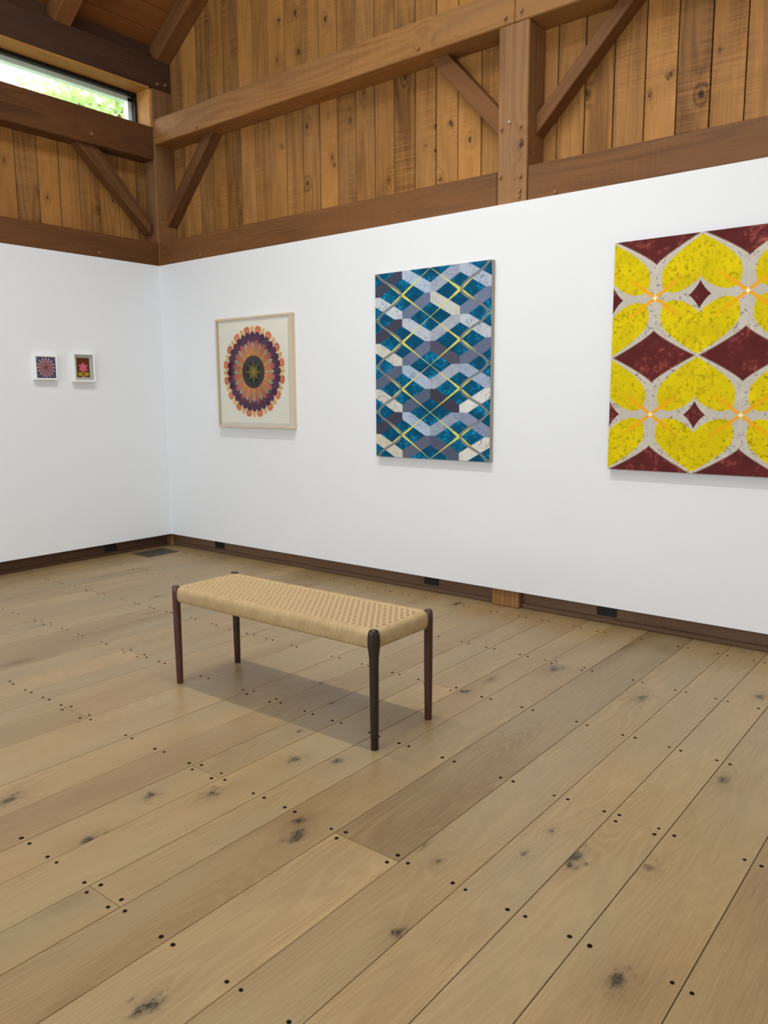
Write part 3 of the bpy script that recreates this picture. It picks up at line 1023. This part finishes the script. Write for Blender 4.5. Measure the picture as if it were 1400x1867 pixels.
canvas('blue_painting', 2.406, 3.307, 0.034, blue_canvas(), M_CANVAS_SIDE, 'blue lattice canvas with grey and white bands and yellow lozenge lines')
canvas('yellow_painting', 4.064, 4.974, 0.034, heart_canvas(), M_MAROON, 'large canvas of yellow heart petals on maroon, cut by the right edge')


def framed(name, w, h, depth, fw, img, mat, label, loc, rotz, sheet, recess, mat_rgb, wall_off=0.0):
    """box frame; local x right, y away from the viewer, z up; back face at y=0"""
    t = empty(name, loc, (0, 0, rotz))
    tag(t, label, 'framed picture')
    for nm, b in (('frame_side', (0, fw, -depth, 0, 0, h)), ('frame_side', (w - fw, w, -depth, 0, 0, h)),
                  ('frame_rail', (fw, w - fw, -depth, 0, 0, fw)), ('frame_rail', (fw, w - fw, -depth, 0, h - fw, h))):
        bm = bmesh.new()
        bm_box(bm, *b)
        link(nm, finish(bm, nm, 0.0012), mat, t)
    bm = bmesh.new()
    bm_box(bm, fw, w - fw, -depth + recess, -0.002, fw, h - fw)
    link('backing_mat', finish(bm, 'backing_mat'), plain('backing_mat_' + name, mat_rgb, 0.8, vary=0.01), t)
    sx, sz = sheet
    px = (w - sx) / 2
    pz = (h - sz) / 2
    y = -depth + recess - 0.006
    bm = bmesh.new()
    bm_box(bm, px, px + sx, y + 0.001, -depth + recess, pz, pz + sz)
    link('sheet_board', finish(bm, 'sheet_board'), plain('sheet_board_' + name, mat_rgb, 0.8, vary=0.01), t)
    paint_mesh('picture', sx, sz, img.shape[1], img.shape[0], img, M_PAINT, t, (px, y, pz))
    bm = bmesh.new()
    bm_box(bm, fw - 0.001, w - fw + 0.001, -depth + 0.004, -depth + 0.0055, fw - 0.001, h - fw + 0.001)
    link('glass_pane', finish(bm, 'glass_pane'), M_GLASS, t)
    return t


MAPLE = wood('maple_frame', 'Z', dark=lin(196, 176, 148), light=lin(224, 208, 184), alt=lin(206, 192, 168), knotc=lin(150, 120, 90), rough=0.5, knots=0.0, rings=5)
M_WFRAME = plain('white_frame_paint', lin(240, 240, 236), 0.4, vary=0.01)
framed('mandala_picture', 0.850, 0.848, 0.048, 0.017, radial_flower(), MAPLE, 'square pale maple frame holding a round orange and purple petal drawing',
       (0.762, 0, 1.081), 0, (0.776, 0.776), 0.018, lin(238, 234, 226))
framed('pinwheel_picture', 0.180, 0.185, 0.040, 0.013, pinwheel(), M_WFRAME, 'tiny white frame, left of two, with a pale pink pinwheel flower on slate blue',
       (0, -1.176, 1.457), math.pi / 2, (0.152, 0.157), 0.012, lin(92, 100, 128))
framed('star_picture', 0.184, 0.224, 0.044, 0.014, star_card(), M_WFRAME, 'tiny white box frame, right of two, with a pink star on brown',
       (0, -0.866, 1.445), math.pi / 2, (0.108, 0.150), 0.026, lin(214, 216, 214))

# ------------------------------------------------------------------ outlets and floor register
M_OUT = plain('black_outlet_plastic', lin(24, 27, 34), 0.35)
M_SLOT = plain('outlet_slot', lin(6, 6, 8), 0.5)


def outlet(loc, rotz, label):
    t = empty('wall_outlet', loc, (0, 0, rotz))
    tag(t, label, 'outlet', 'black outlets in the skirting')
    multi('cover_plate', [(-0.06, 0.06, -0.006, 0.0, 0, 0.076)], M_OUT, t, 0.002)
    for sx in (-0.027, 0.027):
        f = multi('socket', [(sx - 0.017, sx + 0.017, -0.009, -0.006, 0.02, 0.056)], M_OUT, t, 0.002)
        multi('socket_slots', [(sx - 0.008, sx - 0.005, -0.0094, -0.008, 0.036, 0.048), (sx + 0.005, sx + 0.008, -0.0094, -0.008, 0.036, 0.048),
                               (sx - 0.003, sx + 0.003, -0.0094, -0.008, 0.025, 0.030)], M_SLOT, f)


outlet((0.577, 0.074, 0.035), 0, 'black outlet under the white wall below the maple-framed drawing')
outlet((2.795, 0.074, 0.041), 0, 'black outlet under the white wall, behind the right end of the bench')
outlet((4.047, 0.074, 0.038), 0, 'black outlet under the white wall, right of the exposed post foot')
outlet((-0.095, -0.555, 0.030), math.pi / 2, 'black outlet under the left wall beside the floor register')

reg = empty('floor_register', (0.03, -0.428, 0))
tag(reg, 'dark bronze floor register grille lying in the corner of the room', 'floor vent')
M_BRZ = plain('bronze_metal', lin(72, 64, 54), 0.5, 0.5, vary=0.2, scale=80)
RW, RH = 0.235, 0.303
multi('register_rim', [(0, RW, 0, 0.02, 0.0006, 0.006), (0, RW, RH - 0.02, RH, 0.0006, 0.006), (0, 0.02, 0.02, RH - 0.02, 0.0006, 0.006), (RW - 0.02, RW, 0.02, RH - 0.02, 0.0006, 0.006)], M_BRZ, reg, 0.001)
multi('register_back', [(0.005, RW - 0.005, 0.005, RH - 0.005, 0.0006, 0.0012)], M_SLOT, reg)
for k in range(9):
    yy = 0.035 + k * 0.029
    multi('grille_bar', [(0.02, RW - 0.02, yy - 0.006, yy + 0.006, 0.0012, 0.005)], M_BRZ, reg)
for k in range(6):
    xx = 0.045 + k * 0.029
    multi('grille_bar', [(xx - 0.005, xx + 0.005, 0.02, RH - 0.02, 0.0013, 0.0054)], M_BRZ, reg)

# ------------------------------------------------------------------ bench
bench = empty('woven_bench', (3.4535, -1.883, 0), (0, 0, 0.0148))
tag(bench, 'low rosewood bench with a woven paper-cord seat standing on the oak floor', 'bench')
HX, HY, LEGH, ST, SB = 0.5805, 0.177, 0.4645, 0.4605, 0.386


def leg_mesh(sx, sy):
    zs = [0, 0.003, 0.10, 0.22, 0.33, 0.36, 0.385, 0.405, 0.425, 0.440, 0.450, 0.458, 0.462, LEGH]
    r0 = [0.0140, 0.0150, 0.0162, 0.0172, 0.0178, 0.0178, 0.0178, 0.0180, 0.0180, 0.0178, 0.0174, 0.0166, 0.0156, 0.0128]
    bu = [0, 0, 0, 0, 0, 0.0010, 0.0040, 0.0058, 0.0062, 0.0056, 0.0046, 0.0030, 0.0020, 0.001]
    N = 28
    bm = bmesh.new()
    rings = []
    tang = math.atan2(-sx * sy, 1)
    for z, r, b in zip(zs, r0, bu):
        ring = []
        for k in range(N):
            th = 2 * math.pi * k / N
            rr = r + b * math.cos(th - tang) ** 2
            ring.append(bm.verts.new((rr * math.cos(th), rr * math.sin(th), z)))
        rings.append(ring)
    for i in range(len(zs) - 1):
        for k in range(N):
            bm.faces.new((rings[i][k], rings[i][(k + 1) % N], rings[i + 1][(k + 1) % N], rings[i + 1][k]))
    bm.faces.new(rings[0][::-1])
    bm.faces.new(rings[-1])
    return finish(bm, 'leg', smooth=True)


for sx, sy, tn in ((-1, -1, 0.25), (1, -1, -0.45), (1, 1, 0.1), (-1, 1, -0.35)):
    o = link('leg', leg_mesh(sx, sy), M_ROSE, bench, (sx * HX, sy * HY, 0))
    o['tone'] = tn

# wrapped rails
def cord_mat(name, axis):
    M = Mat(name)
    tc = M.n('ShaderNodeTexCoord').outputs['Object']
    sp = M.n('ShaderNodeSeparateXYZ')
    M.put(sp.inputs[0], tc)
    A = sp.outputs[0] if axis == 'X' else sp.outputs[1]
    wv = M.math('ABSOLUTE', M.math('SINE', M.math('MULTIPLY', A, math.pi / 0.0034)))
    c3 = M.n('ShaderNodeCombineXYZ')
    M.put(c3.inputs[0], M.math('MULTIPLY', A, 520.0))
    M.put(c3.inputs[1], M.math('MULTIPLY', sp.outputs[2], 14.0))
    n = M.noise(c3.outputs[0], 1, 3)
    n2 = M.noise(tc, 22, 2)
    f = M.math('ADD', M.math('MULTIPLY', n, 0.75), M.math('MULTIPLY', n2, 0.35))
    c = M.mix(M.ramp(f, 0.3, 0.8), lin(158, 130, 88), lin(206, 182, 138))
    c = M.mix(M.math('MULTIPLY', M.math('SUBTRACT', 1.0, wv), 0.35), c, lin(120, 88, 48))
    M.bump(wv, 0.35, 0.002)
    return M.base(c, 0.6, 0.25)


def rail_mesh(length, axis):
    """oval rail with softly rounded ends, section height SB..ST, depth 0.05"""
    N, K = 28, 40
    hh, dd = (ST - SB) / 2, 0.024
    bm = bmesh.new()
    rings = []
    for i in range(K + 1):
        t = -length / 2 + length * (0.5 - 0.5 * math.cos(math.pi * i / K))
        e = min(1.0, (length / 2 - abs(t)) / 0.020)
        sc = math.sqrt(max(0.0, 1 - (1 - e) ** 2)) * 0.55 + 0.45
        ring = []
        for k in range(N):
            th = 2 * math.pi * k / N
            cx, sz = math.cos(th), math.sin(th)
            px = dd * math.copysign(abs(cx) ** 0.75, cx) * (0.5 + 0.5 * sc)
            pz = hh * math.copysign(abs(sz) ** 0.75, sz) * sc
            ring.append(bm.verts.new((t, px, pz) if axis == 'X' else (px, t, pz)))
        rings.append(ring)
    for i in range(K):
        for k in range(N):
            bm.faces.new((rings[i][k], rings[i][(k + 1) % N], rings[i + 1][(k + 1) % N], rings[i + 1][k]))
    bm.faces.new(rings[0][::-1])
    bm.faces.new(rings[-1])
    return finish(bm, 'rail', smooth=True)


zc = (ST + SB) / 2
for sy in (-1, 1):
    link('long_rail', rail_mesh(2 * HX - 0.012, 'X'), cord_mat('cord_wrap_long', 'X'), bench, (0, sy * (HY - 0.012), zc))
for sx in (-1, 1):
    link('short_rail', rail_mesh(2 * HY - 0.012, 'Y'), cord_mat('cord_wrap_short', 'Y'), bench, (sx * (HX - 0.012), 0, zc))
# woven cords
bm = bmesh.new()
NWX, NWY = 78, 16
xa, ya = HX - 0.034, HY - 0.030
pit = 2 * xa / (NWX - 1)
pw = 2 * ya / (NWY - 1)
zt = ST - 0.0045
for i in range(NWX):
    x = -xa + pit * i
    pts = []
    m = (NWY) * 4
    for j in range(m + 1):
        yv = -ya - pw / 2 + (2 * ya + pw) * j / m
        ph = (yv + ya) / pw
        lat = 0.0032 * math.cos(math.pi * (ph - 0.5)) * (1 if i % 2 else -1)
        zz = zt + 0.0008 * math.cos(math.pi * (ph + i))
        if j in (0, m):
            zz = zt
        pts.append((x + lat, yv, zz))
    ends = [(x, -HY + 0.014, ST - 0.003)] + pts + [(x, HY - 0.014, ST - 0.003)]
    tube(bm, ends, 0.0030, 8, flat=0.42)
for j in range(NWY):
    yv = -ya + pw * j
    for off in (-0.0025, 0.0025):
        pts = [(-HX + 0.014, yv + off, ST - 0.003)]
        for i in range((NWX - 1) * 2 + 1):
            x = -xa + pit * i / 2
            pts.append((x, yv + off, zt + 0.0006 - 0.0018 * math.cos(math.pi * (i / 2 + j))))
        pts.append((HX - 0.014, yv + off, ST - 0.003))
        tube(bm, pts, 0.0027, 8, flat=0.42)
for i in range(NWX * 2):
    x = -xa + pit * i / 2
    bm_box(bm, x - 0.0036, x + 0.0036, -HY + 0.02, HY - 0.02, SB + 0.002, SB + 0.006)
Mc = Mat('paper_cord')
tcn = Mc.n('ShaderNodeTexCoord').outputs['Object']
nn = Mc.noise(tcn, 160, 3)
Mc.bump(nn, 0.3, 0.001)
M_CORD = Mc.base(Mc.mix(nn, lin(172, 144, 102), lin(216, 192, 150)), 0.65, 0.2)
ws = link('woven_seat', finish(bm, 'woven_seat', smooth=True), M_CORD, bench)
ws['kind'] = 'stuff'
print('objects', len(bpy.data.objects))
